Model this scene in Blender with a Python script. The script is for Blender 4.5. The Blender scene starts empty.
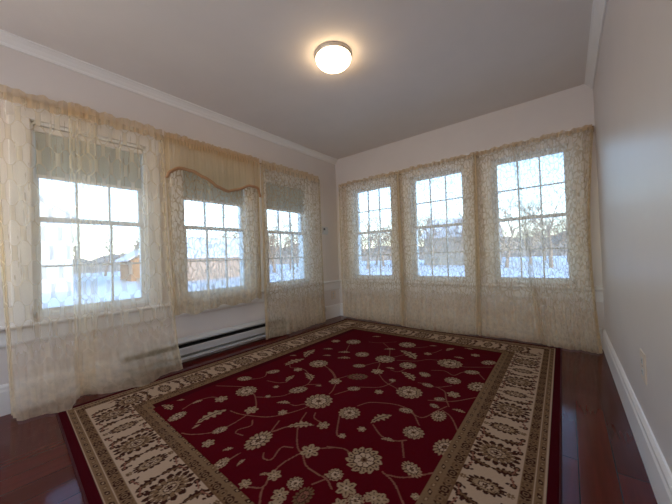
import bpy, bmesh, math, random
import numpy as np
from mathutils import Vector, Matrix
C = bpy.context.scene.collection
random.seed(7)
PI = math.pi
# ------------------------------------------------------------------ camera
W, H, D = 3.115, 2.5, 5.3            # room width, height, length (y from 0 to -D)
YAW, PITCH, ROLL = -0.6781, 0.0148, -0.0351
F_PX = 286.93
cam_d = bpy.data.cameras.new('camera'); cam = bpy.data.objects.new('camera', cam_d); C.objects.link(cam)
fw = Vector((math.sin(YAW)*math.cos(PITCH), math.cos(YAW)*math.cos(PITCH), math.sin(PITCH)))
rt = Vector((math.cos(YAW), -math.sin(YAW), 0)); up = rt.cross(fw)
r2 = rt*math.cos(ROLL)+up*math.sin(ROLL); u2 = -rt*math.sin(ROLL)+up*math.cos(ROLL)
m = Matrix((r2, u2, -fw)).transposed().to_4x4(); m.translation = Vector((2.8715, -3.6218, 0.9476))
cam.matrix_world = m
cam_d.sensor_fit = 'HORIZONTAL'; cam_d.sensor_width = 36; cam_d.lens = F_PX/672*36; cam_d.clip_start = 0.02; cam_d.clip_end = 500
bpy.context.scene.camera = cam
# ------------------------------------------------------------------ sky, sun, exposure
wd = bpy.data.worlds.new('sky'); bpy.context.scene.world = wd; wd.use_nodes = True
wt = wd.node_tree; wt.nodes.clear()
sk = wt.nodes.new('ShaderNodeTexSky'); sk.sky_type = 'NISHITA'; sk.sun_disc = False
sk.sun_elevation = math.radians(24); sk.sun_rotation = math.radians(118); sk.air_density = 1.0; sk.dust_density = 0.3; sk.ozone_density = 1.8
bg = wt.nodes.new('ShaderNodeBackground'); bg.inputs['Strength'].default_value = .49
wo = wt.nodes.new('ShaderNodeOutputWorld')
wt.links.new(sk.outputs[0], bg.inputs[0]); wt.links.new(bg.outputs[0], wo.inputs[0])
sd = bpy.data.lights.new('sun', 'SUN'); sd.energy = 1.2; sd.angle = 0.01; sd.color = (1.0, .86, .68)
sun = bpy.data.objects.new('sun', sd); C.objects.link(sun)
sun.rotation_euler = (math.radians(70), 0, math.radians(62))   # light travels towards -x,+y from behind the house
dl = bpy.data.lights.new('rear_fill_light', 'AREA'); dl.shape = 'RECTANGLE'; dl.size = 1.9; dl.size_y = 1.1; dl.energy = 9.5; dl.spread = math.radians(125); dl.color = (1.0, .86, .70)
dlo = bpy.data.objects.new('rear_fill_light', dl); C.objects.link(dlo)   # fill light added to brighten the room, in an opening behind the camera
dlo.location = (1.4, -D+.03, 1.45); dlo.rotation_euler = (math.radians(90+12), 0, 0)
vs = bpy.context.scene.view_settings
vs.view_transform = 'Standard'; vs.look = 'None'; vs.gamma = 1; vs.use_curve_mapping = False; vs.exposure = 0.6
# ------------------------------------------------------------------ helpers
def tag(o, label=None, cat=None, group=None, kind=None):
    if label: o['label'] = label
    if cat: o['category'] = cat
    if group: o['group'] = group
    if kind: o['kind'] = kind
    return o
def empty(name, loc):
    o = bpy.data.objects.new(name, None); C.objects.link(o); o.location = loc; o.empty_display_size = .1
    return o
def link(name, me, mat, parent=None, loc=None):
    o = bpy.data.objects.new(name, me); C.objects.link(o)
    if mat is not None: me.materials.append(mat)
    if parent is not None:
        o.parent = parent
        if loc is None:   # geometry is written in world coordinates: undo the parent's place
            o.matrix_parent_inverse = Matrix.Translation(-Vector(parent_world(parent)))
    if loc is not None: o.location = loc
    return o
def parent_world(p):
    return Vector(p.location) if p.parent is None else Vector((0, 0, 0))
class MB:
    def __init__(s): s.v = []; s.f = []; s.sm = False
    def box(s, a, b):
        x0, y0, z0 = a; x1, y1, z1 = b; n = len(s.v)
        s.v += [(x0,y0,z0),(x1,y0,z0),(x1,y1,z0),(x0,y1,z0),(x0,y0,z1),(x1,y0,z1),(x1,y1,z1),(x0,y1,z1)]
        s.f += [tuple(n+i for i in q) for q in ((0,3,2,1),(4,5,6,7),(0,1,5,4),(1,2,6,5),(2,3,7,6),(3,0,4,7))]
        return s
    def prism(s, prof, axis, a, b):      # prof: list of (p,q); axis 'x' -> (y,z) ; 'y' -> (x,z)
        n = len(s.v); k = len(prof)
        for t in (a, b):
            for p, q in prof: s.v.append((t, p, q) if axis == 'x' else (p, t, q))
        for i in range(k):
            j = (i+1) % k; s.f.append((n+i, n+j, n+k+j, n+k+i))
        s.f.append(tuple(n+i for i in range(k))); s.f.append(tuple(n+k+i for i in reversed(range(k))))
        return s
    def tube(s, pts, rad, seg=8, cap=True):
        pts = [Vector(p) for p in pts]; n0 = len(s.v)
        rad = rad if isinstance(rad, (list, tuple)) else [rad]*len(pts)
        for i, p in enumerate(pts):
            t = (pts[min(i+1, len(pts)-1)]-pts[max(i-1, 0)]).normalized()
            a = t.orthogonal().normalized() if i == 0 else (pa - t*pa.dot(t)).normalized()
            pa = a; b = t.cross(a)
            for k in range(seg):
                w = 2*PI*k/seg; s.v.append(tuple(p+(a*math.cos(w)+b*math.sin(w))*rad[i]))
        for i in range(len(pts)-1):
            for k in range(seg):
                k2 = (k+1) % seg
                s.f.append((n0+i*seg+k, n0+i*seg+k2, n0+(i+1)*seg+k2, n0+(i+1)*seg+k))
        if cap:
            s.f.append(tuple(n0+k for k in reversed(range(seg))))
            s.f.append(tuple(n0+(len(pts)-1)*seg+k for k in range(seg)))
        return s
    def lathe(s, prof, c, seg=48):      # prof: (radius, z) list, around z axis through c
        n0 = len(s.v)
        for r, z in prof:
            for k in range(seg):
                w = 2*PI*k/seg; s.v.append((c[0]+r*math.cos(w), c[1]+r*math.sin(w), c[2]+z))
        for i in range(len(prof)-1):
            for k in range(seg):
                k2 = (k+1) % seg
                s.f.append((n0+i*seg+k, n0+i*seg+k2, n0+(i+1)*seg+k2, n0+(i+1)*seg+k))
        return s
    def build(s, name, mat, parent=None, smooth=False, bevel=0):
        me = bpy.data.meshes.new(name); me.from_pydata(s.v, [], s.f); me.update()
        bm = bmesh.new(); bm.from_mesh(me); bmesh.ops.recalc_face_normals(bm, faces=bm.faces); bm.to_mesh(me); bm.free()
        if smooth: me.polygons.foreach_set('use_smooth', [True]*len(me.polygons))
        o = link(name, me, mat, parent)
        if bevel:
            b = o.modifiers.new('bevel', 'BEVEL'); b.width = bevel; b.segments = 2; b.limit_method = 'ANGLE'
        return o
# ------------------------------------------------------------------ materials
def mat(name):
    m = bpy.data.materials.new(name); m.use_nodes = True; nt = m.node_tree
    return m, nt, nt.nodes['Principled BSDF']
def nn(nt, t, **kw):
    n = nt.nodes.new(t)
    for k, v in kw.items():
        if k in n.inputs.keys() if isinstance(k, str) else False: n.inputs[k].default_value = v
        else: setattr(n, k, v)
    return n
def math_n(nt, op, a, b=None, c=None):
    n = nt.nodes.new('ShaderNodeMath'); n.operation = op
    for i, v in enumerate((a, b, c)):
        if v is None: continue
        if isinstance(v, (int, float)): n.inputs[i].default_value = v
        else: nt.links.new(v, n.inputs[i])
    return n.outputs[0]
def plain(name, col, rough=.5, bump=0, bscale=60, spec=.5, metal=0, var=0, vscale=3):
    m, nt, p = mat(name)
    p.inputs['Base Color'].default_value = (*col, 1); p.inputs['Roughness'].default_value = rough
    p.inputs['Specular IOR Level'].default_value = spec; p.inputs['Metallic'].default_value = metal
    tc = nt.nodes.new('ShaderNodeTexCoord')
    if var:
        no = nn(nt, 'ShaderNodeTexNoise'); no.inputs['Scale'].default_value = vscale; no.inputs['Detail'].default_value = 5
        nt.links.new(tc.outputs['Object'], no.inputs['Vector'])
        r = nn(nt, 'ShaderNodeValToRGB'); r.color_ramp.elements[0].position = .3; r.color_ramp.elements[1].position = .7
        r.color_ramp.elements[0].color = (*[c*(1-var) for c in col], 1); r.color_ramp.elements[1].color = (*[min(1, c*(1+var)) for c in col], 1)
        nt.links.new(no.outputs[0], r.inputs[0]); nt.links.new(r.outputs[0], p.inputs['Base Color'])
    if bump:
        no = nn(nt, 'ShaderNodeTexNoise'); no.inputs['Scale'].default_value = bscale; no.inputs['Detail'].default_value = 4
        nt.links.new(tc.outputs['Object'], no.inputs['Vector'])
        b = nn(nt, 'ShaderNodeBump'); b.inputs['Strength'].default_value = bump; b.inputs['Distance'].default_value = .005
        nt.links.new(no.outputs[0], b.inputs['Height']); nt.links.new(b.outputs[0], p.inputs['Normal'])
    return m
M = {}
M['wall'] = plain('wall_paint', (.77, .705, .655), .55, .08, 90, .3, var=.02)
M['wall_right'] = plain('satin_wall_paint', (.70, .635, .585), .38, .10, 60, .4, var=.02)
M['ceil'] = plain('ceiling_paint', (.83, .765, .71), .8, .2, 25, .2, var=.02)
M['trim'] = plain('trim_paint', (.88, .85, .81), .35, .05, 40, .5)
M['sash'] = plain('sash_paint', (.90, .90, .88), .35, .03, 40, .5)
M['heater'] = plain('heater_enamel', (.58, .58, .57), .35, .02, 40, .5)
M['dark'] = plain('dark_metal', (.015, .014, .014), .6)
M['fin'] = plain('aluminium_fins', (.25, .25, .25), .4, metal=.8)
M['shade'] = plain('window_shade', (.50, .55, .53), .8, .1, 200)
M['plate'] = plain('outlet_plastic', (.72, .60, .48), .35)
M['white_plastic'] = plain('white_plastic', (.62, .62, .60), .4)
M['rod'] = plain('bronze_rod', (.16, .085, .04), .35, metal=.5)
M['snow'] = plain('snow', (.80, .83, .88), .7, .6, 1.2, .3)
M['bark'] = plain('bark', (.36, .27, .20), .9, .5, 12, .1, var=.3, vscale=6)
M['siding_white'] = plain('white_siding', (.72, .70, .66), .6, var=.04)
M['siding_brown'] = plain('brown_siding', (.50, .35, .26), .7, var=.1)
M['siding_tan'] = plain('tan_siding', (.52, .44, .36), .7, var=.05)
M['shingle'] = plain('roof_shingles', (.16, .15, .15), .9, .4, 8)
M['pane_dark'] = plain('far_pane', (.03, .035, .045), .15)
M['evergreen'] = plain('evergreen_needles', (.05, .075, .04), .9, .5, 5, .1, var=.4, vscale=4)
M['wood_fence'] = plain('weathered_fence_wood', (.42, .24, .12), .8, .3, 9, var=.2)
def bump_stripes():   # clapboard lines on the white siding
    for k in ('siding_white', 'siding_brown', 'siding_tan'):
        nt = M[k].node_tree; p = nt.nodes['Principled BSDF']; tc = nt.nodes.new('ShaderNodeTexCoord')
        w = nt.nodes.new('ShaderNodeTexWave'); w.bands_direction = 'Z'; w.wave_profile = 'SAW'; w.inputs['Scale'].default_value = 2.2
        nt.links.new(tc.outputs['Object'], w.inputs['Vector'])
        b = nt.nodes.new('ShaderNodeBump'); b.inputs['Distance'].default_value = .03
        nt.links.new(w.outputs[0], b.inputs['Height']); nt.links.new(b.outputs[0], p.inputs['Normal'])
bump_stripes()
# floor boards
def floor_mat():
    m, nt, p = mat('cherry_floor_boards'); tc = nt.nodes.new('ShaderNodeTexCoord')
    mp = nt.nodes.new('ShaderNodeMapping'); mp.inputs['Rotation'].default_value = (0, 0, PI/2)
    nt.links.new(tc.outputs['Object'], mp.inputs[0])
    br = nt.nodes.new('ShaderNodeTexBrick'); br.offset = .37; br.offset_frequency = 2
    br.inputs['Scale'].default_value = 1; br.inputs['Brick Width'].default_value = 1.2; br.inputs['Row Height'].default_value = .125
    br.inputs['Mortar Size'].default_value = .0022; br.inputs['Mortar Smooth'].default_value = .3
    br.inputs['Color1'].default_value = (.11, .010, .007, 1); br.inputs['Color2'].default_value = (.075, .009, .0065, 1); br.inputs['Mortar'].default_value = (.012, .004, .003, 1)
    nt.links.new(mp.outputs[0], br.inputs['Vector'])
    mp2 = nt.nodes.new('ShaderNodeMapping'); mp2.inputs['Scale'].default_value = (30, 2.0, 1)
    nt.links.new(tc.outputs['Object'], mp2.inputs[0])
    no = nt.nodes.new('ShaderNodeTexNoise'); no.inputs['Scale'].default_value = 1.5; no.inputs['Detail'].default_value = 8
    nt.links.new(mp2.outputs[0], no.inputs['Vector'])
    r = nt.nodes.new('ShaderNodeValToRGB'); r.color_ramp.elements[0].color = (.62, .6, .6, 1); r.color_ramp.elements[1].color = (1.25, 1.25, 1.25, 1)
    nt.links.new(no.outputs[0], r.inputs[0])
    mx = nt.nodes.new('ShaderNodeMix'); mx.data_type = 'RGBA'; mx.blend_type = 'MULTIPLY'; mx.inputs[0].default_value = 1
    nt.links.new(br.outputs[0], mx.inputs[6]); nt.links.new(r.outputs[0], mx.inputs[7]); nt.links.new(mx.outputs[2], p.inputs['Base Color'])
    p.inputs['Roughness'].default_value = .11; p.inputs['Specular IOR Level'].default_value = .24
    b = nt.nodes.new('ShaderNodeBump'); b.inputs['Strength'].default_value = .25; b.inputs['Distance'].default_value = .002; b.invert = True
    nt.links.new(br.outputs['Fac'], b.inputs['Height']); nt.links.new(b.outputs[0], p.inputs['Normal'])
    return m
M['floor'] = floor_mat()
# glass pane
def glass_mat():
    m, nt, p = mat('window_glass'); nt.nodes.remove(p); out = nt.nodes['Material Output']
    t = nt.nodes.new('ShaderNodeBsdfTransparent'); t.inputs[0].default_value = (.93, .95, .96, 1)
    g = nt.nodes.new('ShaderNodeBsdfGlossy'); g.inputs['Roughness'].default_value = .02
    fr = nt.nodes.new('ShaderNodeFresnel'); fr.inputs[0].default_value = 1.3
    mx = nt.nodes.new('ShaderNodeMixShader'); nt.links.new(fr.outputs[0], mx.inputs[0]); nt.links.new(t.outputs[0], mx.inputs[1]); nt.links.new(g.outputs[0], mx.inputs[2])
    nt.links.new(mx.outputs[0], out.inputs[0]); return m
M['glass'] = glass_mat()
# sheer fabric: partly open weave, lace figure drawn by denser thread
def sheer(name, col, base, lace, kind, hemband=.35):
    m, nt, p = mat(name); nt.nodes.remove(p); out = nt.nodes['Material Output']; L = nt.links
    uv = nt.nodes.new('ShaderNodeUVMap'); uv.uv_map = 'fabric'
    sp = nt.nodes.new('ShaderNodeSeparateXYZ'); L.new(uv.outputs[0], sp.inputs[0]); X, Y = sp.outputs[0], sp.outputs[1]
    if kind == 'trellis':
        cx = math_n(nt, 'COSINE', math_n(nt, 'MULTIPLY', X, 2*PI/.088))
        cy = math_n(nt, 'MULTIPLY', math_n(nt, 'COSINE', math_n(nt, 'MULTIPLY', Y, 2*PI/.26)), 1.9)
        cy = math_n(nt, 'MAXIMUM', math_n(nt, 'MINIMUM', cy, .93), -.93)
        v = math_n(nt, 'ABSOLUTE', math_n(nt, 'ADD', cx, cy))
        line = nt.nodes.new('ShaderNodeMapRange'); line.interpolation_type = 'SMOOTHSTEP'
        L.new(v, line.inputs[0]); line.inputs[1].default_value = .07; line.inputs[2].default_value = .27; line.inputs[3].default_value = 1; line.inputs[4].default_value = 0
        fd = nt.nodes.new('ShaderNodeMapRange'); L.new(Y, fd.inputs[0]); fd.inputs[1].default_value = .30; fd.inputs[2].default_value = .62; fd.inputs[3].default_value = .25
        fig = math_n(nt, 'MULTIPLY', line.outputs[0], fd.outputs[0])
    elif kind == 'plain':
        fig = math_n(nt, 'MULTIPLY', X, 0)
    else:
        no = nt.nodes.new('ShaderNodeTexNoise'); no.inputs['Scale'].default_value = 14; no.inputs['Detail'].default_value = 1
        L.new(uv.outputs[0], no.inputs['Vector'])
        va = nt.nodes.new('ShaderNodeVectorMath'); va.operation = 'MULTIPLY_ADD'; va.inputs[1].default_value = (.07, .11, .06)
        ms = nt.nodes.new('ShaderNodeMapping'); ms.inputs['Scale'].default_value = (1.25, .75, 1); L.new(uv.outputs[0], ms.inputs[0])
        L.new(no.outputs['Color'], va.inputs[0]); L.new(ms.outputs[0], va.inputs[2])
        vo = nt.nodes.new('ShaderNodeTexVoronoi'); vo.feature = 'DISTANCE_TO_EDGE'; vo.inputs['Scale'].default_value = 17 if kind == 'scroll' else 20
        vo.voronoi_dimensions = '2D'; L.new(va.outputs[0], vo.inputs['Vector'])
        line = nt.nodes.new('ShaderNodeMapRange'); line.interpolation_type = 'SMOOTHSTEP'
        L.new(vo.outputs[0], line.inputs[0]); line.inputs[1].default_value = .04; line.inputs[2].default_value = .15; line.inputs[3].default_value = 1; line.inputs[4].default_value = 0
        fig = line.outputs[0]
    # denser embroidered band just above the hem (uv y counts metres from the hem)
    hb = nt.nodes.new('ShaderNodeMapRange'); L.new(Y, hb.inputs[0]); hb.inputs[1].default_value = .12; hb.inputs[2].default_value = .42; hb.inputs[3].default_value = hemband; hb.inputs[4].default_value = 0
    n2 = nt.nodes.new('ShaderNodeTexNoise'); n2.inputs['Scale'].default_value = 26; n2.inputs['Detail'].default_value = 3; L.new(uv.outputs[0], n2.inputs['Vector'])
    hb2 = math_n(nt, 'MULTIPLY', hb.outputs[0], math_n(nt, 'MULTIPLY', n2.outputs[0], 1.6))
    cov = math_n(nt, 'ADD', math_n(nt, 'MULTIPLY', fig, lace), base)
    cov = math_n(nt, 'ADD', cov, hb2)
    ga = nt.nodes.new('ShaderNodeAttribute'); ga.attribute_name = 'gather'     # bunched cloth lies in several layers at the sides
    cov = math_n(nt, 'ADD', cov, math_n(nt, 'MULTIPLY', ga.outputs['Fac'], .38))
    cm = nt.nodes.new('ShaderNodeMix'); cm.data_type = 'RGBA'; L.new(fig, cm.inputs[0])
    cm.inputs[6].default_value = (*col, 1); cm.inputs[7].default_value = (*[c*(.9 if kind == 'trellis' else .68) for c in col], 1)   # lace thread is the darker yarn
    mp = nt.nodes.new('ShaderNodeMapping'); mp.inputs['Scale'].default_value = (45, 2.5, 1); L.new(uv.outputs[0], mp.inputs[0])
    n3 = nt.nodes.new('ShaderNodeTexNoise'); n3.inputs['Scale'].default_value = 1; n3.inputs['Detail'].default_value = 3; L.new(mp.outputs[0], n3.inputs['Vector'])
    cov = math_n(nt, 'ADD', cov, math_n(nt, 'MULTIPLY', math_n(nt, 'SUBTRACT', n3.outputs[0], .5), .16))
    cov = math_n(nt, 'MINIMUM', math_n(nt, 'MAXIMUM', cov, .02), .97)
    d = nt.nodes.new('ShaderNodeBsdfDiffuse'); L.new(cm.outputs[2], d.inputs[0])
    t = nt.nodes.new('ShaderNodeBsdfTranslucent'); ct = nt.nodes.new('ShaderNodeMix'); ct.data_type = 'RGBA'; L.new(fig, ct.inputs[0])    # back light passes the weave less tinted, the lace thread lets less through
    k = .95 if kind == 'trellis' else .62
    ct.inputs[6].default_value = (.98, .85, .64, 1); ct.inputs[7].default_value = (.95*k, .87*k, .72*k, 1); L.new(ct.outputs[2], t.inputs[0])
    mx = nt.nodes.new('ShaderNodeMixShader'); mx.inputs[0].default_value = .66; L.new(d.outputs[0], mx.inputs[1]); L.new(t.outputs[0], mx.inputs[2])
    tr = nt.nodes.new('ShaderNodeBsdfTransparent')
    m2 = nt.nodes.new('ShaderNodeMixShader'); L.new(cov, m2.inputs[0]); L.new(tr.outputs[0], m2.inputs[1]); L.new(mx.outputs[0], m2.inputs[2])
    L.new(m2.outputs[0], out.inputs[0]); return m
CREAM = (.96, .82, .57)
M['sheer_trellis'] = sheer('sheer_trellis_lace', (.98, .83, .57), .27, .34, 'trellis')
M['sheer_scroll'] = sheer('sheer_scroll_lace', (1.0, .81, .53), .26, .42, 'scroll')
M['sheer_small'] = sheer('sheer_fine_lace', (1.0, .80, .53), .26, .42, 'fine')
M['valance'] = sheer('valance_voile', (.90, .75, .50), .55, 0, 'plain', 0)
M['header'] = sheer('gathered_header', (.66, .46, .27), .72, 0, 'plain', 0)
M['cord'] = plain('brown_cord', (.42, .24, .13), .8)
# ------------------------------------------------------------------ room shell
def st(mb, name, m, **k):
    o = mb.build(name, m, **k); o['kind'] = 'structure'; return o
T = .16
WZ0, WZ1 = .60, 1.97                      # rough opening heights
LW = [(-3.40, -2.69), (-2.40, -1.67), (-1.41, -.70)]      # openings in the left wall (y)
BW = [(.32, .99), (1.265, 1.955), (2.235, 2.925)]         # openings in the back wall (x)
st(MB().box((-T, -D-T, -.12), (W+T, T, 0)), 'floor', M['floor'])
st(MB().box((-T, -D-T, H), (W+T, T, H+.14)), 'ceiling', M['ceil'])
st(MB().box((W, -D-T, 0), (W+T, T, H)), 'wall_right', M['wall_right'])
st(MB().box((-T, -D-T, 0), (.5, -D, H)).box((2.5, -D-T, 0), (W, -D, H)).box((.5, -D-T, 0), (2.5, -D, .85)).box((.5, -D-T, 2.05), (2.5, -D, H)), 'wall_near', M['wall'])  # opening is made up, cut to hold the added fill light
b = MB(); b.box((-T, -D, 0), (0, T, WZ0)); b.box((-T, -D, WZ1), (0, T, H))
ys = [-D]+[q for w in LW for q in w]+[T]
for i in range(0, len(ys), 2): b.box((-T, ys[i], WZ0), (0, ys[i+1], WZ1))
st(b, 'wall_left', M['wall'])
b = MB(); b.box((0, 0, 0), (W, T, WZ0)); b.box((0, 0, WZ1), (W, T, H))
xs = [0]+[q for w in BW for q in w]+[W]
for i in range(0, len(xs), 2): b.box((xs[i], 0, WZ0), (xs[i+1], T, WZ1))
st(b, 'wall_back', M['wall'])
# crown mouldings on the two long walls
cp = [(0, H-.075), (.010, H-.075), (.014, H-.062), (.014, H-.055), (.032, H-.030), (.050, H-.014), (.060, H-.010), (.060, H), (0, H)]
st(MB().prism(cp, 'y', -D, 0), 'trim_1', M['trim'])
st(MB().prism([(W-p, q) for p, q in cp], 'y', -D, 0), 'trim_2', M['trim'])
# baseboards
bp = [(0, 0), (.020, 0), (.020, .150), (.015, .160), (.015, .178), (.006, .192), (0, .195)]
st(MB().prism(bp, 'y', -D, 0), 'baseboard_left', M['trim'])
st(MB().prism([(W-p, q*.95) for p, q in bp], 'y', -D, 0), 'baseboard_right', M['trim'])
st(MB().prism([(-p, q) for p, q in bp], 'x', .02, W-.02), 'baseboard_back', M['trim'])
# window stool line with apron running on as a chair rail
rp = [(0, .435), (.012, .435), (.016, .45), (.016, .535), (.026, .545), (.05, .550), (.054, .560), (.050, .572), (0, .572)]
st(MB().prism(rp, 'y', -D, 0), 'trim_3', M['trim'])
st(MB().prism([(-p, q) for p, q in rp], 'x', .05, W), 'trim_4', M['trim'])
# ------------------------------------------------------------------ windows
def window(n, side, a, c, shade):
    """double-hung window with 3x2 panes per sash; side 'L' (left wall) or 'B' (back wall)"""
    def bx(mb, u0, u1, d0, d1, z0, z1):   # u along wall, d = depth towards outside
        if side == 'L': mb.box((-d1, u0, z0), (-d0, u1, z1))
        else: mb.box((u0, d0, z0), (u1, d1, z1))
        return mb
    j = .02; u0, u1 = a+j, c-j; z0, z1 = WZ0, WZ1
    root = empty('window_%d' % n, (0, (a+c)/2, z0) if side == 'L' else ((a+c)/2, 0, z0)); root['kind'] = 'structure'
    f = MB()      # jambs, head, sill inside the wall
    bx(f, a, u0, 0, T, z0, z1); bx(f, u1, c, 0, T, z0, z1); bx(f, a, c, 0, T, z1-.02, z1); bx(f, a, c, 0, T+.03, z0, z0+.02)
    f.build('jamb', M['sash'], root)
    cs = MB(); w = .095
    bx(cs, a-w, a+.004, -.022, 0, .572, z1+.0); bx(cs, c-.004, c+w, -.022, 0, .572, z1+.0); bx(cs, a-w-.012, c+w+.012, -.026, 0, z1, z1+.10)
    bx(cs, a-w-.02, c+w+.02, -.04, 0, z1+.10, z1+.12)
    cs.build('casing', M['trim'], root, bevel=.003)
    zm = 1.285; s = .030
    def sash(name, d, y0, y1, rows):
        g = MB(); bx(g, u0, u0+s, d, d+.03, y0, y1); bx(g, u1-s, u1, d, d+.03, y0, y1)
        bx(g, u0+s, u1-s, d, d+.03, y0, y0+(.035 if name == 'upper_sash' else .03)); bx(g, u0+s, u1-s, d, d+.03, y1-.035, y1)
        for k in (1, 2):
            x = u0+s+(u1-u0-2*s)*k/3; bx(g, x-.007, x+.007, d+.004, d+.026, y0+.03, y1-.03)
        bx(g, u0+s, u1-s, d+.0045, d+.0255, rows-.007, rows+.007)
        so = g.build(name, M['sash'], root)
        gl = MB(); bx(gl, u0+s, u1-s, d+.013, d+.016, y0+.03, y1-.03); gl.build('glass', M['glass'], so)
    sash('lower_sash', .022, .62, 1.302, .948); sash('upper_sash', .056, 1.268, 1.95, 1.61)
    if shade:
        h = MB(); bx(h, u0+.012, u1-.012, .028, .031, shade, 1.93); h.build('shade', M['shade'], root)
        h = MB(); bx(h, u0+.012, u1-.012, .026, .038, shade-.012, shade+.012); h.build('shade_bar', M['sash'], root)
        h = MB(); bx(h, u0+.004, u1-.004, .012, .046, 1.905, 1.945); h.build('shade_roller', M['trim'], root, bevel=.004)
    else:
        h = MB(); bx(h, (a+c)/2-.03, (a+c)/2+.03, .03, .05, 1.295, 1.307); h.build('sash_lock', M['rod'], root)
for i, (a, c) in enumerate(LW): window(i+1, 'L', a, c, (1.59, 1.565, 1.575)[i])
for i, (a, c) in enumerate(BW): window(i+4, 'B', a, c, 0)
# ------------------------------------------------------------------ baseboard heater
HY0, HY1 = -2.92, -1.17
ht = tag(empty('baseboard_heater', (0.02, (HY0+HY1)/2, 0)), 'long white metal baseboard heater with dark slots under the left windows', 'heater')
MB().box((.0205, HY0+.02, .03), (.026, HY1-.02, .225)).build('back_panel', M['heater'], ht)
MB().prism([(.026, .225), (.026, .232), (.060, .222), (.078, .205), (.078, .192), (.073, .192), (.073, .202), (.057, .216)], 'y', HY0+.02, HY1-.02).build('top_hood', M['heater'], ht)
MB().prism([(.078, .082), (.084, .084), (.084, .148), (.078, .152), (.074, .148), (.074, .086)], 'y', HY0+.02, HY1-.02).build('front_panel', M['heater'], ht)
MB().prism([(.026, .034), (.080, .034), (.084, .038), (.084, .060), (.079, .062), (.076, .040), (.026, .040)], 'y', HY0+.02, HY1-.02).build('lower_lip', M['heater'], ht)
fb = MB(); n = 120
for k in range(n):
    y = HY0+.05+(HY1-HY0-.1)*k/(n-1); fb.box((.031, y, .075), (.070, y+.0015, .175))
fb.box((.028, HY0+.03, .185), (.060, HY1-.03, .19))
fb.build('fin_element', M['dark'], ht)
for y in (HY0, HY1-.022):
    MB().prism([(.0205, .0), (.088, .0), (.088, .205), (.064, .232), (.0205, .238)], 'y', y, y+.022).build('end_cap', M['heater'], ht, bevel=.003)
# ------------------------------------------------------------------ fixtures
lt = tag(empty('ceiling_lamp', (1.522, -1.895, H)), 'glowing white glass dome ceiling lamp', 'lamp')
MB().lathe([(0, 0), (.142, 0), (.145, -.006), (.138, -.022), (.130, -.030), (0, -.030)], (1.522, -1.895, H)).build('base', plain('lamp_base_metal', (.55, .50, .44), .35, metal=.3), lt, smooth=True)
def lamp_glass():
    m, nt, p = mat('lit_opal_glass'); nt.nodes.remove(p)
    e = nt.nodes.new('ShaderNodeEmission'); e.inputs[0].default_value = (1, .73, .44, 1); e.inputs[1].default_value = 12
    nt.links.new(e.outputs[0], nt.nodes['Material Output'].inputs[0]); return m
dome = [(.135*math.cos(t), -.030-.075*math.sin(t)) for t in [PI/2*k/14 for k in range(15)]]
dome = [(.130, -.022)]+dome; dome[-1] = (0.0005, dome[-1][1])
MB().lathe(dome, (1.522, -1.895, H)).build('glass_dome', lamp_glass(), lt, smooth=True)
MB().lathe([(.0005, -.104), (.008, -.104), (.009, -.110), (.005, -.118), (.0005, -.12)], (1.522, -1.895, H), 16).build('finial', M['plate'], lt, smooth=True)
th = tag(empty('thermostat', (0, -.33, 1.34)), 'small white thermostat on the left wall beside the corner curtain', 'thermostat')
MB().box((0, -.395, 1.285), (.008, -.255, 1.405)).build('back_plate', M['white_plastic'], th, bevel=.002)
MB().box((.008, -.385, 1.300), (.030, -.265, 1.395)).build('cover', M['white_plastic'], th, bevel=.004)
MB().box((.030, -.375, 1.345), (.0312, -.335, 1.380)).build('display', M['dark'], th)
def outlet(name, x, y, z, sgn, label, mt):
    o = tag(empty(name, (x, y, z)), label, 'outlet')
    q = lambda a, b: (min(x+sgn*a, x+sgn*b), max(x+sgn*a, x+sgn*b))
    x0, x1 = q(0, .005); MB().box((x0, y-.052, z-.064), (x1, y+.052, z+.064)).build('cover_plate', mt, o, bevel=.002)
    for dz in (-.024, .024):
        x0, x1 = q(.005, .007); r = MB().box((x0, y-.016, z+dz-.014), (x1, y+.016, z+dz+.014)).build('receptacle', M['white_plastic'], o, bevel=.001)
        x0, x1 = q(.007, .0074); s = MB()
        for dy in (-.006, .006): s.box((x0, y+dy-.0012, z+dz-.004), (x1, y+dy+.0012, z+dz+.006))
        s.box((x0, y-.002, z+dz-.011), (x1, y+.002, z+dz-.007)); s.build('slots', M['dark'], r)
    x0, x1 = q(.005, .0065); MB().box((x0, y-.0025, z-.0025), (x1, y+.0025, z+.0025)).build('screw', M['fin'], o)
outlet('wall_outlet', W, -1.80, .418, -1, 'beige wall outlet plate low on the right wall', M['plate'])
outlet('wall_outlet', 0, -.165, .345, 1, 'small outlet plate low on the left wall near the back corner', M['plate'])
jb = tag(empty('junction_box', (.02, -.44, .16)), 'small white surface outlet box on the left baseboard near the corner', 'outlet box')
MB().box((.020, -.49, .13), (.052, -.40, .20)).build('box_body', M['white_plastic'], jb, bevel=.003)
MB().box((.052, -.465, .15), (.0535, -.425, .18)).build('socket_face', M['plate'], jb)
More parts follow.
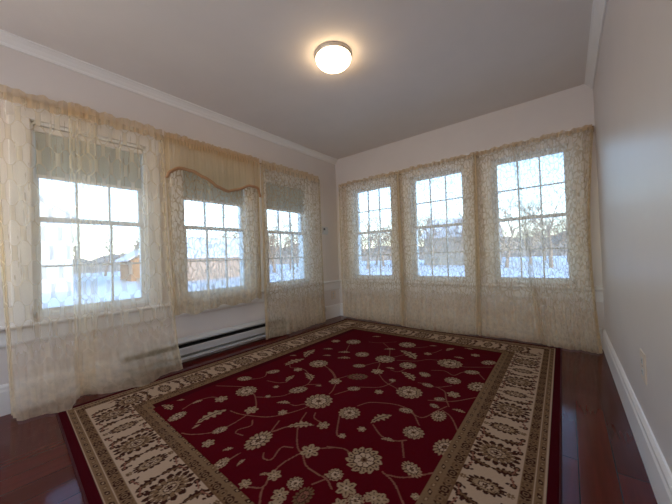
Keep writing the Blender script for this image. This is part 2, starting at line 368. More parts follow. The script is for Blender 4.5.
# ------------------------------------------------------------------ curtains
def rod(name, side, a, c, z, d, label):
    r = tag(empty(name, (0, (a+c)/2, z) if side == 'L' else ((a+c)/2, 0, z)), label, 'curtain rod')
    P = (lambda u, dd, zz=z: (dd, u, zz)) if side == 'L' else (lambda u, dd, zz=z: (u, -dd, zz))
    MB().tube([P(a, 0), P(a, d-.02), P(a+.02, d), P(c-.02, d), P(c, d-.02), P(c, 0)], .006, 10).build('pole', M['rod'], r, smooth=True)
    for u in (a, c):
        b = MB()
        if side == 'L': b.box((0, u-.012, z-.03), (.004, u+.012, z+.03))
        else: b.box((u-.012, -.004, z-.03), (u+.012, 0, z+.03))
        b.build('bracket', M['rod'], r, bevel=.001)
def grid_mesh(name, pts, uvs, nu, nv, gat=None):
    me = bpy.data.meshes.new(name)
    f = [(j*nu+i, j*nu+i+1, (j+1)*nu+i+1, (j+1)*nu+i) for j in range(nv-1) for i in range(nu-1)]
    me.from_pydata(pts, [], f); me.update()
    ul = me.uv_layers.new(name='fabric')
    li = np.empty(len(me.loops), dtype=np.int32); me.loops.foreach_get('vertex_index', li)
    ul.data.foreach_set('uv', np.array(uvs, dtype=np.float32)[li].ravel())
    if gat is not None:
        ga = me.attributes.new('gather', 'FLOAT', 'POINT'); ga.data.foreach_set('value', gat)
    me.polygons.foreach_set('use_smooth', [True]*len(me.polygons)); return me
def sheet(side, t0, t1, b0, b1, ztop, zbot, folds, amp, base, seed, gl=.5, gr=.5, kick=0., fab=1.6, z1prof=None, nu=None, nv=70, topz=None, midshift=0, puddle=0., hem=None, flare=1.15):
    """pleated cloth; t0..t1 span at the rod, b0..b1 at the hem; gl/gr how strongly the fabric bunches at each side"""
    rn = random.Random(seed); nu = nu or int(folds*14)+1
    ph = [rn.uniform(0, 2*PI) for _ in range(8)]; pts = []; uvs = []
    def dens(u):    # bunching: little width per fabric near the sides
        w = u - .62*(gl*(math.exp(-u/.10)-1)*-.10 + 0) if False else u
        return w
    us = [i/(nu-1) for i in range(nu)]
    wts = [1/(1+9*gl*math.exp(-(u/.10)**2)+9*gr*math.exp(-((1-u)/.10)**2)) for u in us]
    cum = [0]
    for i in range(1, nu): cum.append(cum[-1]+(wts[i]+wts[i-1])/2)
    cum = [q/cum[-1] for q in cum]
    wid = abs(t1-t0)
    for j in range(nv):
        v = j/(nv-1)
        for i in range(nu):
            u = us[i]; c = cum[i]
            e = v**flare
            a0 = t0+(b0-t0)*e; a1 = t1+(b1-t1)*e
            p = 2*PI*folds*(u+.012*math.sin(2*PI*1.3*u+ph[0])+.010*v*math.sin(5*u+ph[1]))
            al = a0+(a1-a0)*c + wid/folds*math.sin(2*p+ph[2])*(.03+.10*(gl*math.exp(-(u/.14)**2)+gr*math.exp(-((1-u)/.14)**2)))
            A = amp*(.55+.45*math.sin(3.1*u*PI+ph[3])**2)*(1-.35*v*math.sin(7*u+ph[4])**2)
            d = base + A*math.sin(p)+.35*A*math.sin(2.3*p+ph[5]) + .013*(.3+.7*v)*(1+math.sin(2*PI*(2.6*u+.25*v)+ph[6]))
            kv = max(0, (v-.80)/.20); d += kick*kv*kv*(3-2*kv)*(.55+.45*math.sin(2.2*PI*u+ph[7]))
            if hem:
                kh = max(0, (v-.74)/.26)**1.6; d += (np.interp(u, *zip(*hem))-base)*kh
            zt = topz(u) if topz else ztop
            zb = zbot(u) if callable(zbot) else zbot
            z = zt+(zb-zt)*v
            if puddle and v > .9:
                q = (v-.9)/.1; z = max(z, 0)
                d += puddle*q*(.6+.4*math.sin(5*u*PI+ph[2])); z = max(.006+.02*max(0, math.sin(p*.5+ph[1]))*(1-q)+.004, z)
            al += midshift*math.sin(PI*v)*u
            pts.append((d, al, z) if side == 'L' else (al, -d, z))
            uvs.append((u*fab*wid, (1-v)*(zt-(zb if zb > .1 else 0))))
    return pts, uvs, nu, nv, [min(1, gl*math.exp(-(u/(.028+.075*j/nv))**2)+gr*math.exp(-((1-u)/(.028+.075*j/nv))**2))*(1-.35*j/nv) for j in range(nv) for u in us]
def header(side, t0, t1, z, folds, base, seed):
    rn = random.Random(seed); hs = 1.0 if side == 'L' else .35; nu = int(folds*12)+1; nv = 9; pts = []; uvs = []; ph = rn.uniform(0, 6)
    for j in range(nv):
        v = j/(nv-1)
        for i in range(nu):
            u = i/(nu-1); p = 2*PI*folds*(u+.01*math.sin(9*u+ph))
            zz = z+.040*hs+.009*math.sin(p*.23+ph)*math.sin(p*.11)+.006*math.sin(p*.5+ph)-(.02+.075*hs)*v
            pin = 1-.75*math.exp(-((v-.42)/.13)**2)
            d = base+.010*math.sin(p)*pin+.012*(1 if v < .42 else 1)*(.5) 
            al = t0+(t1-t0)*u+.0025*math.sin(2*p)
            pts.append((d, al, zz) if side == 'L' else (al, -d, zz)); uvs.append((u*2*abs(t1-t0), 1-v*.1))
    return pts, uvs, nu, nv
def curtain(name, label, cat, side, t0, t1, b0, b1, zr, zbot, folds, amp, base, seed, m, **k):
    loc = (base, (t0+t1)/2, zr) if side == 'L' else ((t0+t1)/2, -base, zr)
    r = tag(empty(name, loc), label, cat, k.pop('group', None))
    p = sheet(side, t0, t1, b0, b1, zr-.01, zbot, folds, amp, base, seed, **k)
    link('panel', grid_mesh('panel', *p), m, r)
    h = header(side, t0, t1, zr, folds*1.4, base, seed)
    link('header', grid_mesh('header', *h), M['header'], r)
    return r
ZR = 2.075
rod('curtain_rod', 'L', -3.66, -2.60, ZR, .085, 'thin bronze rod above the nearest left window')
rod('curtain_rod', 'L', -2.58, -1.565, ZR, .085, 'thin bronze rod carrying the valance over the middle left window')
rod('curtain_rod', 'L', -1.54, -.52, ZR, .085, 'thin bronze rod above the far left window next to the corner')
BR = [(.13, 1.135), (1.15, 2.095), (2.105, 3.095)]
BL = ['corner', 'middle', 'right']
for (a, c), l in zip(BR, BL): rod('curtain_rod', 'B', a, c, 2.055, .075, 'thin bronze rod above the %s window of the back wall' % l)
curtain('sheer_curtain', 'sheer cream trellis lace curtain panel at the left edge of the nearest left window', 'curtain', 'L', -3.565, -3.05, -3.50, -3.08, ZR, .0, 7, .008, .105, 1, M['sheer_trellis'], gl=.8, gr=.1, fab=1.15, puddle=.045, hem=[(0, .07), (.15, .16), (.4, .25), (.6, .25), (.72, .13), (.8, .06), (1, .06)], nv=90)
curtain('sheer_curtain', 'sheer cream trellis lace curtain panel overlapping the right half of the nearest left window', 'curtain', 'L', -3.215, -2.605, -3.20, -2.50, ZR, .0, 9, .008, .135, 2, M['sheer_trellis'], gl=.1, gr=.6, fab=1.15, flare=2.4, puddle=.045, hem=[(0, .06), (.12, .06), (.19, .17), (.28, .25), (.5, .25), (.75, .19), (1, .11)], nv=90)
curtain('sheer_curtain', 'short beige lace curtain under the scalloped valance, ending at the window stool', 'curtain', 'L', -2.58, -1.575, -2.535, -1.585, ZR, lambda u: .475+.014*math.sin(17*u)+.010*math.sin(41*u)+.04*(u-.5), 15, .009, .095, 3, M['sheer_scroll'], gl=.6, gr=.9)
curtain('sheer_curtain', 'floor-length beige lace curtain on the far left window beside the thermostat', 'curtain', 'L', -1.535, -.525, -1.56, -.50, ZR, lambda u: .012+.01*math.sin(11*u)**2, 15, .011, .105, 4, M['sheer_small'], gl=.8, gr=.9, kick=.05)
# valance with a wavy lower edge
def vcurve(u):
    xs = [0, .08, .20, .28, .38, .48, .57, .66, .78, .88, 1.0]; zs = [1.69, 1.75, 1.81, 1.805, 1.755, 1.69, 1.668, 1.70, 1.765, 1.76, 1.66]
    for i in range(10):
        if u <= xs[i+1]:
            t = (u-xs[i])/(xs[i+1]-xs[i]); t = t*t*(3-2*t)*.6+t*.4; return zs[i]+(zs[i+1]-zs[i])*t
    return zs[-1]
va = tag(empty('valance', (.13, -2.08, ZR)), 'tan voile valance with a wavy brown cord edge over the middle left window', 'valance')
pv = sheet('L', -2.585, -1.57, -2.585, -1.57, ZR-.01, vcurve, 15, .004, .122, 9, gl=.3, gr=.3, nv=24)
link('panel', grid_mesh('panel', *pv), M['valance'], va)
hv = header('L', -2.585, -1.57, ZR, 34, .118, 9); link('header', grid_mesh('header', *hv), M['header'], va)
nu = pv[2]; last = pv[0][(pv[3]-1)*nu:]
MB().tube([(q[0]+.002, q[1], q[2]) for q in last[::4]], .015, 6).build('cord_edge', M['cord'], va, smooth=True)
G = dict(nv=90)
curtain('sheer_curtain', 'fine lace curtain over the back-wall window nearest the left corner', 'curtain', 'B', .135, 1.13, .14, 1.15, 2.055, .012, 14, .010, .095, 11, M['sheer_small'], gl=.6, gr=.9, hem=[(0, .08), (1, .15)], **G)
curtain('sheer_curtain', 'fine lace curtain over the middle window of the back wall', 'curtain', 'B', 1.15, 2.095, 1.155, 2.06, 2.055, .008, 13, .010, .095, 12, M['sheer_small'], gl=.9, gr=.9, hem=[(0, .15), (.45, .21), (.75, .16), (1, .08)], **G)
curtain('sheer_curtain', 'narrow fine lace curtain panel at the left of the right back-wall window', 'curtain', 'B', 2.105, 2.50, 2.08, 2.67, 2.055, .008, 6, .009, .095, 13, M['sheer_small'], gl=1.2, gr=.15, kick=.03, **G)
curtain('sheer_curtain', 'fine lace curtain bunched up against the right wall at the back window', 'curtain', 'B', 2.46, 3.092, 2.62, 3.075, 2.055, .0, 11, .014, .105, 14, M['sheer_small'], gl=.15, gr=1.4, midshift=-.05, puddle=.05, hem=[(0, .10), (.2, .12), (.45, .18), (.6, .12), (.8, .19), (1, .12)], **G)
# ------------------------------------------------------------------ rug
FLOWERS=[('R', 1.068, -2.444, 0.074, 139), ('P', 1.003, -2.886, 0.057, 104), ('F', 1.026, -2.613, 0.044, 275), ('L', 0.927, -2.73, 0.036, 83), ('L', 1.172, -2.758, 0.096, 89), ('P', 1.351, -2.796, 0.041, 74), ('F', 1.316, -2.57, 0.043, 349), ('P', 1.601, -2.718, 0.083, 94), ('F', 1.408, -2.891, 0.033, 210), ('L', 1.533, -2.853, 0.027, 61), ('L', 1.206, -2.865, 0.027, 98), ('L', 0.806, -2.79, 0.027, 57), ('L', 0.83, -2.882, 0.06, 10), ('P', 0.869, -2.331, 0.059, 34), ('P', 0.954, -2.111, 0.054, 59), ('F', 1.093, -1.963, 0.038, 255), ('R', 1.149, -1.767, 0.083, 305), ('P', 1.363, -2.215, 0.067, 56), ('R', 1.589, -2.245, 0.091, 334), ('F', 1.495, -1.959, 0.049, 217), ('L', 1.265, -2.007, 0.08, -27), ('L', 1.168, -2.122, 0.061, 108), ('F', 1.192, -2.276, 0.022, 169), ('F', 1.26, -2.401, 0.02, 233), ('L', 1.41, -2.393, 0.046, 34), ('L', 0.888, -1.617, 0.114, 110), ('L', 0.959, -1.415, 0.051, 32), ('L', 1.076, -1.568, 0.043, 33), ('L', 0.934, -1.858, 0.107, 84), ('L', 1.441, -2.086, 0.026, 34), ('L', 0.801, -1.747, 0.034, 33), ('R', 1.042, -1.085, 0.081, 160), ('R', 1.341, -1.363, 0.066, 129), ('R', 1.58, -1.353, 0.089, 260), ('R', 1.573, -0.871, 0.087, 13), ('R', 1.811, -1.379, 0.071, 35), ('G', 1.587, -1.798, 0.081, 34), ('P', 1.474, -1.611, 0.055, 33), ('F', 1.663, -1.627, 0.052, 343), ('P', 1.677, -1.977, 0.046, 34), ('R', 2.017, -1.808, 0.088, 87), ('P', 1.994, -1.472, 0.05, -14), ('F', 0.859, -1.166, 0.05, 217), ('L', 1.155, -1.407, 0.063, 32), ('L', 1.249, -1.531, 0.064, 33), ('L', 1.149, -0.78, 0.051, 31), ('L', 1.703, -1.125, 0.131, -33), ('L', 1.9, -1.567, 0.09, -33), ('F', 1.846, -1.918, 0.031, 42), ('F', 1.838, -1.707, 0.026, 178), ('L', 1.716, -1.511, 0.038, 8), ('L', 1.484, -1.089, 0.058, 32), ('R', 2.084, -1.147, 0.101, 164), ('F', 1.845, -1.017, 0.037, 58), ('R', 2.202, -1.467, 0.058, 275), ('P', 2.08, -1.637, 0.042, -11), ('F', 2.0, -1.488, 0.034, 307), ('P', 2.279, -1.237, 0.058, 33), ('P', 2.345, -0.954, 0.067, 55), ('P', 2.369, -1.468, 0.083, 74), ('F', 2.268, -1.676, 0.043, 300), ('P', 2.214, -1.786, 0.035, 34), ('P', 2.216, -1.884, 0.031, -15), ('L', 2.107, -0.966, 0.045, 1), ('F', 2.214, -0.827, 0.04, 46), ('L', 1.976, -0.788, 0.062, 73), ('L', 2.12, -0.671, 0.044, -2), ('L', 1.802, -0.765, 0.039, 32), ('L', 2.35, -1.856, 0.037, 3), ('F', 1.874, -2.615, 0.049, 61), ('F', 1.855, -2.816, 0.033, 206), ('L', 1.814, -2.839, 0.023, 50), ('F', 1.793, -2.919, 0.027, 224), ('G', 2.035, -2.814, 0.052, 91), ('F', 1.789, -2.424, 0.036, 167), ('L', 1.681, -2.501, 0.072, 44), ('F', 1.5, -2.473, 0.03, 79), ('L', 1.667, -2.862, 0.023, 99), ('L', 2.052, -2.679, 0.029, 0), ('F', 1.977, -2.903, 0.031, 317), ('P', 1.6, -2.921, 0.042, 102), ('R', 1.834, -2.241, 0.066, 45), ('L', 2.015, -2.183, 0.074, 66), ('P', 2.096, -2.027, 0.042, 15), ('R', 2.219, -2.196, 0.055, 272), ('R', 2.118, -2.509, 0.085, 270), ('P', 2.317, -2.435, 0.053, -21), ('F', 2.147, -2.682, 0.045, 4), ('F', 1.982, -2.329, 0.024, 148), ('F', 1.931, -2.435, 0.021, 153), ('L', 2.136, -2.324, 0.035, 19), ('F', 2.387, -2.554, 0.018, 37), ('L', 2.242, -2.662, 0.038, 64), ('P', 2.274, -1.974, 0.059, 93), ('P', 2.386, -2.214, 0.071, 78)]
VINES=[[(0.803, -2.531), (0.957, -2.437), (1.021, -2.412)], [(0.943, -2.832), (0.914, -2.731), (0.947, -2.638), (1.026, -2.613)], [(1.214, -2.656), (1.283, -2.644), (1.356, -2.616), (1.467, -2.555), (1.534, -2.458), (1.573, -2.361), (1.587, -2.246)], [(1.203, -2.94), (1.262, -2.91), (1.332, -2.837), (1.356, -2.747), (1.34, -2.605), (1.322, -2.542), (1.189, -2.455), (1.106, -2.429)], [(1.417, -2.631), (1.457, -2.668), (1.433, -2.727), (1.445, -2.756), (1.497, -2.746)], [(1.197, -2.457), (1.274, -2.404), (1.341, -2.333), (1.351, -2.26)], [(1.584, -2.309), (1.536, -2.328), (1.502, -2.374), (1.439, -2.381)], [(1.229, -1.774), (1.365, -1.835), (1.484, -1.935), (1.561, -2.06), (1.585, -2.133)], [(0.844, -2.357), (0.934, -2.296), (0.973, -2.216), (0.908, -2.142)], [(1.053, -2.249), (1.15, -2.225), (1.198, -2.18)], [(0.901, -1.951), (0.906, -1.885), (1.002, -1.964), (1.074, -1.937), (1.168, -1.943), (1.306, -2.028), (1.356, -2.117), (1.336, -2.189)], [(1.356, -2.117), (1.438, -2.06)], [(1.625, -1.269), (1.677, -1.141)], [(1.342, -0.954), (1.484, -1.089), (1.583, -1.275)], [(1.507, -1.581), (1.577, -1.453), (1.646, -1.598)], [(1.305, -1.811), (1.402, -1.871), (1.485, -1.947)], [(1.702, -1.669), (1.804, -1.759), (1.924, -1.807)], [(1.697, -1.935), (1.819, -1.851), (1.858, -1.722)], [(1.619, -2.121), (1.664, -2.013)], [(1.482, -1.915), (1.515, -1.827)], [(1.681, -1.322), (1.827, -1.248), (1.901, -1.157), (2.016, -1.115)], [(2.176, -1.164), (2.23, -1.146), (2.383, -1.044)], [(2.008, -1.368), (2.099, -1.326), (2.18, -1.371), (2.219, -1.278), (2.271, -1.226)], [(2.323, -1.226), (2.384, -1.323)], [(2.009, -1.638), (2.071, -1.627), (2.146, -1.632), (2.221, -1.552)], [(2.146, -1.632), (2.208, -1.668), (2.248, -1.762), (2.29, -1.844)], [(2.159, -1.84), (2.284, -1.773), (2.397, -1.634)], [(2.134, -2.035), (2.206, -2.041), (2.248, -1.928), (2.279, -1.848)], [(2.271, -1.904), (2.336, -1.949), (2.406, -2.062)], [(1.829, -2.149), (1.876, -2.066), (2.018, -2.001), (2.128, -2.019), (2.219, -2.121)], [(1.807, -2.304), (1.898, -2.438), (1.937, -2.441)], [(2.009, -2.259), (2.099, -2.317), (2.172, -2.31), (2.216, -2.274)], [(2.2, -2.29), (2.258, -2.389)], [(1.921, -2.543), (2.004, -2.505), (2.045, -2.524)], [(2.22, -2.522), (2.292, -2.547), (2.374, -2.621)], [(2.248, -2.525), (2.315, -2.492), (2.406, -2.394)], [(1.619, -2.39), (1.675, -2.505), (1.774, -2.608), (1.843, -2.646), (1.884, -2.59), (1.954, -2.529)], [(1.848, -2.651), (1.831, -2.741), (1.837, -2.807)], [(1.867, -2.656), (1.93, -2.694), (2.008, -2.697), (2.053, -2.695), (2.102, -2.72)], [(1.818, -2.921), (1.867, -2.886), (1.851, -2.84)], [(1.869, -2.881), (1.889, -2.908), (1.934, -2.947)], [(1.788, -2.649), (1.741, -2.682), (1.768, -2.762), (1.731, -2.781), (1.701, -2.758)], [(2.049, -2.697), (2.022, -2.751)], [(1.609, -2.829), (1.606, -2.905)], [(1.628, -2.562), (1.598, -2.631), (1.552, -2.543)], [(1.598, -2.631), (1.628, -2.562), (1.674, -2.494), (1.746, -2.454)], [(1.665, -2.357), (1.697, -2.401), (1.755, -2.411)], [(1.066, -1.193), (1.166, -1.389)], [(1.834, -1.422), (1.804, -1.54), (1.733, -1.54)], [(1.183, -0.996), (1.291, -0.97), (1.434, -0.839)], [(1.773, -0.821), (1.663, -0.928)], [(1.916, -0.837), (1.883, -0.959), (1.832, -1.025)]]

RX0, RX1, RY0, RY1 = .285, 2.825, -3.36, -.205
ST = .004
gx = np.arange(RX0, RX1+1e-6, ST); gy = np.arange(RY0, RY1+1e-6, ST)
X, Y = np.meshgrid(gx, gy)
PAL = np.array([(.078, .0006, .0045), (.31, .21, .125), (.042, .013, .008), (.43, .305, .21), (.14, .075, .036), (.21, .085, .055), (.19, .115, .060), (.050, .0010, .004)], dtype=np.float32)
RED, BG, BROWN, CRM, GOLD, VINE, TAN, DRED = range(8)
idx = np.zeros(X.shape, dtype=np.int8)
bandd = np.minimum(np.minimum(X-RX0, RX1-X), np.minimum(Y-RY0, RY1-Y))
# --- field
FX0, FX1, FY0, FY1 = .775, 2.40, -2.95, -.655
field = (X > FX0) & (X < FX1) & (Y > FY0) & (Y < FY1)
def local(cx, cy, R):
    i0, i1 = np.searchsorted(gx, [cx-R, cx+R]); j0, j1 = np.searchsorted(gy, [cy-R, cy+R])
    return slice(j0, j1), slice(i0, i1)
def seg(px, py, qx, qy, w, c):
    j, i = slice(*np.searchsorted(gy, [min(py, qy)-w, max(py, qy)+w])), slice(*np.searchsorted(gx, [min(px, qx)-w, max(px, qx)+w]))
    x, y = X[j, i], Y[j, i]; L2 = (qx-px)**2+(qy-py)**2+1e-12
    t = np.clip(((x-px)*(qx-px)+(y-py)*(qy-py))/L2, 0, 1)
    idx[j, i][np.hypot(x-px-t*(qx-px), y-py-t*(qy-py)) < w] = c
def smooth_line(pts, w, c):
    P = [np.array(p) for p in pts]; P = [2*P[0]-P[1]]+P+[2*P[-1]-P[-2]]; prev = None
    for k in range(1, len(P)-2):
        for t in np.linspace(0, 1, 9):
            q = .5*((2*P[k])+(-P[k-1]+P[k+1])*t+(2*P[k-1]-5*P[k]+4*P[k+1]-P[k+2])*t*t+(-P[k-1]+3*P[k]-3*P[k+1]+P[k+2])*t**3)
            if prev is not None: seg(prev[0], prev[1], q[0], q[1], w, c)
            prev = q
def motif(ty, cx, cy, R, ang, main=BG, dark=BROWN, asp=None):
    j, i = local(cx, cy, R*1.35)
    dx, dy = X[j, i]-cx, Y[j, i]-cy; a = math.radians(ang)
    u, v = (dx*math.cos(a)+dy*math.sin(a))/R, (-dx*math.sin(a)+dy*math.cos(a))/R
    I = idx[j, i]
    if ty == 'R':
        r = np.hypot(u, v); th = np.arctan2(v, u)+.10*np.sin(7*r); n = 13
        edge = .80+.20*np.abs(np.cos(n/2*th)); I[r < edge] = main
        I[(r > .52) & (r < edge-.05) & (np.abs(np.cos(n/2*th)) < .34)] = dark
        I[(r > .70) & (r < .84) & (np.abs(np.cos(n/2*th)) > .93)] = dark
        r2 = .44+.10*np.abs(np.cos(4*th)); I[r < r2+.07] = dark; I[r < r2] = CRM
        I[(r > .16) & (r < r2-.06) & (np.abs(np.cos(4*th)) < .35)] = dark
        I[(r < .20)] = GOLD; I[r < .10] = dark
    elif ty in 'PG':
        asp = asp or .68
        th = np.arctan2(v/asp, u); r = np.hypot(u, v/asp); n = 15
        edge = .74+.26*np.abs(np.cos(n*th/2)); c = GOLD if ty == 'G' else main
        I[r < edge] = c
        I[(r > .56) & (r < edge-.04) & (np.abs(np.cos(n*th/2)) < .42)] = dark
        r2 = .46+.06*np.abs(np.cos(5*th)); I[r < r2+.08] = dark; I[r < r2] = CRM if ty == 'P' else VINE
        I[(r < r2-.05) & (np.abs(np.sin(3.5*th)) < .30)] = dark
        I[r < .22] = dark; I[r < .13] = GOLD
    elif ty == 'F':
        r = np.hypot(u, v); th = np.arctan2(v, u); n = 6
        edge = .58+.42*np.abs(np.cos(n/2*th)); I[r < edge] = main
        I[(r > .30) & (r < .74) & (np.abs(np.cos(n/2*th)) > .965)] = dark
        I[r < .26] = CRM; I[r < .12] = dark
    elif ty == 'L':
        w = .30*(1-u*u)*(1+.35*np.sin(u*16))*np.where(u > 0, 1.15, .85); vv = v+.22*(u*u-.5)
        I[(np.abs(u) < 1) & (np.abs(vv) < w)] = main
        I[(np.abs(u) < .75) & (np.abs(vv) < .045)] = dark if R > .05 else VINE
idx[:] = RED
for pts in VINES: smooth_line(pts, .0036, VINE)
rr = random.Random(5)
for f in FLOWERS: motif(*f)
for k in range(10):   # the strip of field next to the photographer
    motif('R' if k % 3 == 0 else 'F', 1.95+.42*rr.random(), -2.93+.3*rr.random(), .035, 30*k)
# --- borders
def frame(d0, d1, c): idx[(bandd >= d0) & (bandd < d1) & ~field] = c
RB, G1, G2, MB0, MB1 = .042, .080, .128, .134, .335
# distances to each side; d is taken relative to the tan outer edge
idx[~field] = TAN
frame(-1, RB, DRED)
frame(RB, RB+.006, CRM); frame(G1-.003, G1+.003, CRM); frame(G2-.003, G2+.006, CRM)
frame(MB0, MB1, CRM)
frame(MB1, MB1+.006, GOLD)
dashes = [(RB+.022, .045, .009, .010), (.104, .050, .014, .013)]
def along_motifs(dist, step, draw):
    for side in range(4):
        a0, a1 = (RX0+dist, RX1-dist) if side in (0, 2) else (RY0+dist, RY1-dist)
        n = int(round((a1-a0)/step)); st_ = (a1-a0)/n
        for k in range(n):
            s = a0+st_*(k+.5)
            if side == 0: draw(s, RY0+dist, 90, k)
            elif side == 2: draw(s, RY1-dist, 270, k)
            elif side == 1: draw(RX1-dist, s, 180, k)
            else: draw(RX0+dist, s, 0, k)
def ell(cx, cy, a, b, ang, c):
    j, i = local(cx, cy, max(a, b)*1.1); dx, dy = X[j, i]-cx, Y[j, i]-cy; t = math.radians(ang)
    u, v = (dx*math.cos(t)+dy*math.sin(t))/a, (-dx*math.sin(t)+dy*math.cos(t))/b
    idx[j, i][(u*u+v*v) < 1] = c
def guard1(x, y, a, k):
    ell(x, y, .0085, .015, a+25*(1 if k % 2 else -1), BROWN if k % 2 else GOLD); ell(x, y, .003, .006, a, BG)
def guard2(x, y, a, k):
    ell(x, y, .019, .018, a, BROWN if k % 2 == 0 else GOLD); ell(x, y, .012, .011, a, TAN); ell(x, y, .006, .005, a, BROWN)
    t = math.radians(a+90)
    for s in (-1, 1): ell(x+.024*math.cos(t)+s*.010*math.cos(t+1.57), y+.024*math.sin(t)+s*.010*math.sin(t+1.57), .008, .0045, a+40*s, BROWN)
along_motifs(RB+.020, .040, guard1); along_motifs(.104, .052, guard2)
along_motifs(.360, .052, guard2); along_motifs(.402, .040, guard1)
def main_border(x, y, a, k):
    t = math.radians(a); ax, ay = math.cos(t), math.sin(t); bx, by = -ay, ax
    if k % 2 == 0:
        motif('P', x, y, .100, a, BROWN, CRM, .84); motif('P', x, y, .074, a, TAN, BROWN, .82); motif('P', x, y, .044, a, BG, BROWN, .6)
        ell(x, y, .012, .007, a, BROWN)
    else:
        motif('P', x, y, .076, a, BROWN, TAN, .58); motif('P', x, y, .050, a, BG, BROWN, .56)
        for s in (-1, 1): motif('F', x+ax*.086*s, y+ay*.086*s, .015, a, TAN, BROWN)
    for s in (-1, 1):
        for q, dd in ((-.052, 14), (.050, -14)):
            cx, cy = x+ax*q+bx*s*.100, y+ay*q+by*s*.100
            if s == 1:
                motif('L', cx, cy, .056, a+dd, BROWN, BROWN); ell(cx, cy, .040, .0065, a+dd, GOLD)
                for w in (-1.6, -.5, .6, 1.7): ell(cx+ax*w*.017+bx*.004, cy+ay*w*.017+by*.004, .0045, .0035, a, BROWN)
        for q in (-.090, .088):
            cx, cy = x+ax*q+bx*s*.058, y+ay*q+by*s*.058
            ell(cx, cy, .014, .014, a+30*s, BROWN); ell(cx, cy, .005, .006, a, TAN)
            ell(cx+bx*s*.028-ax*q*.1, cy+by*s*.028-ay*q*.1, .012, .006, a+50*s, BROWN)
            ell(cx-ax*q*.25, cy-ay*q*.25, .009, .005, a-40*s, BROWN)
            seg(cx, cy, cx+bx*s*.045-ax*q*.15, cy+by*s*.045-ay*q*.15, .003, VINE)
save = idx.copy(); along_motifs((MB0+MB1)/2, .228, main_border)
msk = (bandd > MB0) & (bandd < MB1) & ~field; idx = np.where(msk, idx, save)
idx[(bandd > .425) & ~field] = DRED
cols = PAL[idx]
# short pile: small yarn-to-yarn variation of dye
rng = np.random.default_rng(3); cols = cols*(1+.10*(rng.random(idx.shape)[..., None]-.5))
zz = .011+.0004*np.sin(X*1570)*np.sin(Y*1570) - .006*np.clip(1-bandd/.006, 0, 1)
ny, nx = X.shape
def lay(x, y):     # the rug does not lie perfectly square
    return x-.012*(y+1.9)*(x-.3)/2.5-.012, y-.040*(x-1.2)*np.clip((-y-1.8)/1.5, 0, 1.1)
VX, VY = lay(X, Y)
verts = np.stack([VX.ravel(), VY.ravel(), zz.ravel()], 1)
ii = (np.arange(ny-1)[:, None]*nx+np.arange(nx-1)[None]).ravel()
quads = np.stack([ii, ii+1, ii+nx+1, ii+nx], 1)
me = bpy.data.meshes.new('rug'); me.vertices.add(len(verts)); me.vertices.foreach_set('co', verts.ravel().astype(np.float32))
me.loops.add(quads.size); me.loops.foreach_set('vertex_index', quads.ravel().astype(np.int32))
me.polygons.add(len(quads)); me.polygons.foreach_set('loop_start', np.arange(0, quads.size, 4, dtype=np.int32))
me.update(calc_edges=True)
ca = me.color_attributes.new('weave', 'FLOAT_COLOR', 'POINT')
ca.data.foreach_set('color', np.concatenate([cols.reshape(-1, 3), np.ones((nx*ny, 1))], 1).astype(np.float32).ravel())
rm, nt, p = mat('woven_wool'); at = nt.nodes.new('ShaderNodeAttribute'); at.attribute_name = 'weave'
nt.links.new(at.outputs[0], p.inputs['Base Color']); p.inputs['Roughness'].default_value = .95; p.inputs['Specular IOR Level'].default_value = .05
p.inputs['Sheen Weight'].default_value = .0
rug = tag(empty('area_rug', ((RX0+RX1)/2, (RY0+RY1)/2, 0)), 'large red floral area rug with a cream palmette border on the dark wood floor', 'rug')
link('pile', me, rm, rug)
bd = MB()
for (x0, y0, x1, y1) in ((RX0, RY0, RX1, RY0), (RX1, RY0, RX1, RY1), (RX1, RY1, RX0, RY1), (RX0, RY1, RX0, RY0)):
    bd.tube([(*[float(q) for q in lay(x0+(x1-x0)*t/12, y0+(y1-y0)*t/12)], .0055) for t in range(13)], .0052, 8)
bd.build('binding', plain('rug_binding', (.050, .002, .004), .9), rug, smooth=True)
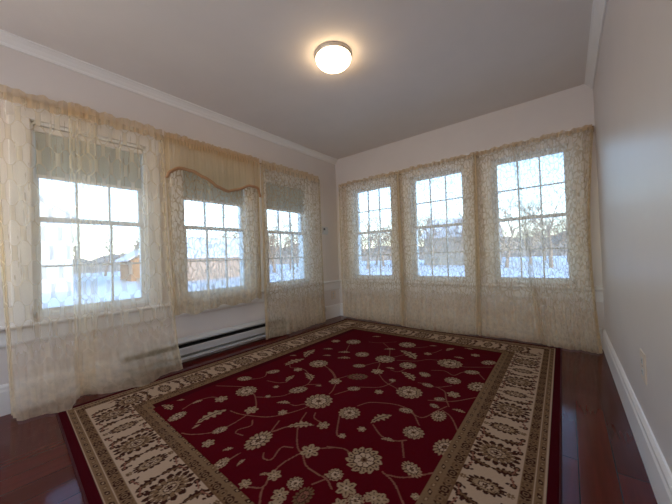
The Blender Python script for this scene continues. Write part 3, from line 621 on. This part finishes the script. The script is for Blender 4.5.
# ------------------------------------------------------------------ outside
GZ = -.8
def ground():
    n = 70; pts = []; rn = random.Random(2)
    for j in range(n+1):
        for i in range(n+1):
            x, y = -140+280*i/n, -140+280*j/n
            r = math.hypot(x-1.5, y+2); h = 0 if r < 9 else .08*math.sin(x*.11+1)*math.cos(y*.09)+.0
            pts.append((x, y, GZ+h))
    f = [(j*(n+1)+i, j*(n+1)+i+1, (j+1)*(n+1)+i+1, (j+1)*(n+1)+i) for j in range(n) for i in range(n)]
    me = bpy.data.meshes.new('snowy_ground'); me.from_pydata(pts, [], f); me.polygons.foreach_set('use_smooth', [True]*len(me.polygons))
    o = link('snowy_ground', me, M['snow']); o['kind'] = 'structure'
ground()
def house(name, x0, y0, x1, y1, hw, hr, axis, m, label, wins, snow=True):
    r = tag(empty(name, ((x0+x1)/2, (y0+y1)/2, GZ)), label, 'house')
    MB().box((x0, y0, GZ-.1), (x1, y1, GZ+hw)).build('walls', m, r)
    e = .35; z = GZ+hw
    if axis == 'x': g = MB().prism([(y0, z), (y1, z), ((y0+y1)/2, z+hr)], 'x', x0, x1)
    else: g = MB().prism([(x0, z), (x1, z), ((x0+x1)/2, z+hr)], 'y', y0, y1)
    g.build('gable', m, r)
    s = MB()
    if axis == 'x':
        mid = (y0+y1)/2; k = hr/(mid-y0)
        s.prism([(y0-e, z-e*k), (mid, z+hr), (y1+e, z-e*k), (y1+e, z-e*k+.14), (mid, z+hr+.16), (y0-e, z-e*k+.14)], 'x', x0-e, x1+e)
    else:
        mid = (x0+x1)/2; k = hr/(mid-x0)
        s.prism([(x0-e, z-e*k), (mid, z+hr), (x1+e, z-e*k), (x1+e, z-e*k+.14), (mid, z+hr+.16), (x0-e, z-e*k+.14)], 'y', y0-e, y1+e)
    s.build('roof', M['snow'] if snow else M['shingle'], r)
    for (fc, u, zc, w, h) in wins:       # fc 'E' faces +x (towards us), 'S' faces -y
        b = MB(); q = MB()
        if fc == 'E':
            b.box((x1, u-w/2-.08, zc-h/2-.08), (x1+.05, u+w/2+.08, zc+h/2+.08)); q.box((x1+.05, u-w/2, zc-h/2), (x1+.07, u+w/2, zc+h/2))
        else:
            b.box((u-w/2-.08, y0-.05, zc-h/2-.08), (u+w/2+.08, y0, zc+h/2+.08)); q.box((u-w/2, y0-.07, zc-h/2), (u+w/2, y0-.05, zc+h/2))
        f = b.build('window', M['sash'], r); q.build('pane', M['pane_dark'], f)
house('neighbor_house', -36, -9.2, -25, .6, 5.3, 3.5, 'x', M['siding_white'], 'white sided neighbouring house with a snowy gable roof outside the nearest left window', [])
house('garden_shed', -34.5, 5.8, -31, 8.3, 2.2, .8, 'x', M['wood_fence'], 'small orange-brown wooden shed in the snow outside the nearest left window', [])
house('garage', -31, 7.9, -24, 15.2, 2.2, 1.9, 'y', M['siding_brown'], 'low brown building with a snowy roof beyond the middle left window', [])
house('neighbor_house', -13, 36, -4.5, 43, 4.0, 2.6, 'x', M['siding_tan'], 'tan house across the snow behind the middle back window', [])
def hills():
    n = 140; pts = []
    for i in range(n+1):
        a = math.radians(-125+170*i/n); top = 5.2+1.2*math.sin(i*.13)+.8*math.sin(i*.47+1)+.35*math.sin(i*1.7)+.25*math.sin(i*2.9)
        for r, z in ((80, -.9), (84, top*.6-.8), (92, top-.8), (110, -.9)): pts.append((r*math.sin(a), r*math.cos(a), z))
    f = [(i*4+k, (i+1)*4+k, (i+1)*4+k+1, i*4+k+1) for i in range(n) for k in range(3)]
    me = bpy.data.meshes.new('wooded_hills'); me.from_pydata(pts, [], f)
    o = link('wooded_hills', me, plain('winter_woods', (.33, .27, .22), .95, .8, .8, .1, var=.35, vscale=.5)); o['kind'] = 'structure'
hills()
def tree_mesh(seed, h):
    rn = random.Random(seed); mb = MB()
    def br(p, d, L, r, lev):
        n = 4; pts = [p]; q = p; dd = d
        for k in range(n):
            dd = (dd+Vector((rn.uniform(-1, 1), rn.uniform(-1, 1), rn.uniform(-.4, .8)))*.16).normalized(); q = q+dd*L/n; pts.append(q)
        mb.tube(pts, [r*(1-.45*k/n) for k in range(n+1)], 6 if lev < 2 else 3, False)
        if lev >= 4: return
        for k in range((7, 5, 5, 4)[lev]):
            t = rn.uniform(.35, 1.0) if lev else rn.uniform(.3, 1.0)
            i = min(n-1, int(t*n)); base = pts[i].lerp(pts[i+1], t*n-i)
            a = rn.uniform(0, 2*PI); s = dd.orthogonal().normalized(); s = Matrix.Rotation(a, 3, dd) @ s
            br(base, (dd*.75+s*rn.uniform(.5, 1.0)).normalized(), L*rn.uniform(.5, .7), r*.45, lev+1)
    br(Vector((0, 0, -.1)), Vector((0, 0, 1)), h*.55, h*.024, 0)
    me = bpy.data.meshes.new('branches'); me.from_pydata(mb.v, [], mb.f); me.materials.append(M['bark']); return me
TM = [tree_mesh(s, h) for s, h in ((1, 7.5), (2, 8), (3, 6.5), (4, 7.5))]
spots = []
rt_ = random.Random(11)
for k in range(66):       # a belt of bare trees across the snow, from the left windows round to the back ones
    az = math.radians(-97+k*1.62); d = (34, 46, 40, 52)[(k*5) % 4]+rt_.uniform(-1.5, 1.5)
    spots.append((1.5+d*math.sin(az), -2+d*math.cos(az), k % 4))
spots = [s for s in spots if not (-38 < s[0] < -22 and -12 < s[1] < 18) and not (-16 < s[0] < -2 and 34 < s[1] < 46)]
first = {}
for k, (x, y, s) in enumerate(spots):
    if s not in first: o = bpy.data.objects.new('bare_tree', TM[s]); first[s] = o
    else: o = first[s].copy()
    C.objects.link(o); o.location = (x, y, GZ); o.rotation_euler = (0, 0, k*1.7); o.scale = (1, 1, 1)
    a = math.degrees(math.atan2(x-2.87, y+3.62))
    w = 'nearest left' if a < -72 else 'middle left' if a < -58 else 'far left' if a < -44 else 'corner-side back' if a < -25 else 'middle back' if a < -10 else 'right-hand back'
    tag(o, 'leafless brown tree far across the snow, seen towards the %s window' % w, 'tree', 'bare trees towards the %s window' % w)
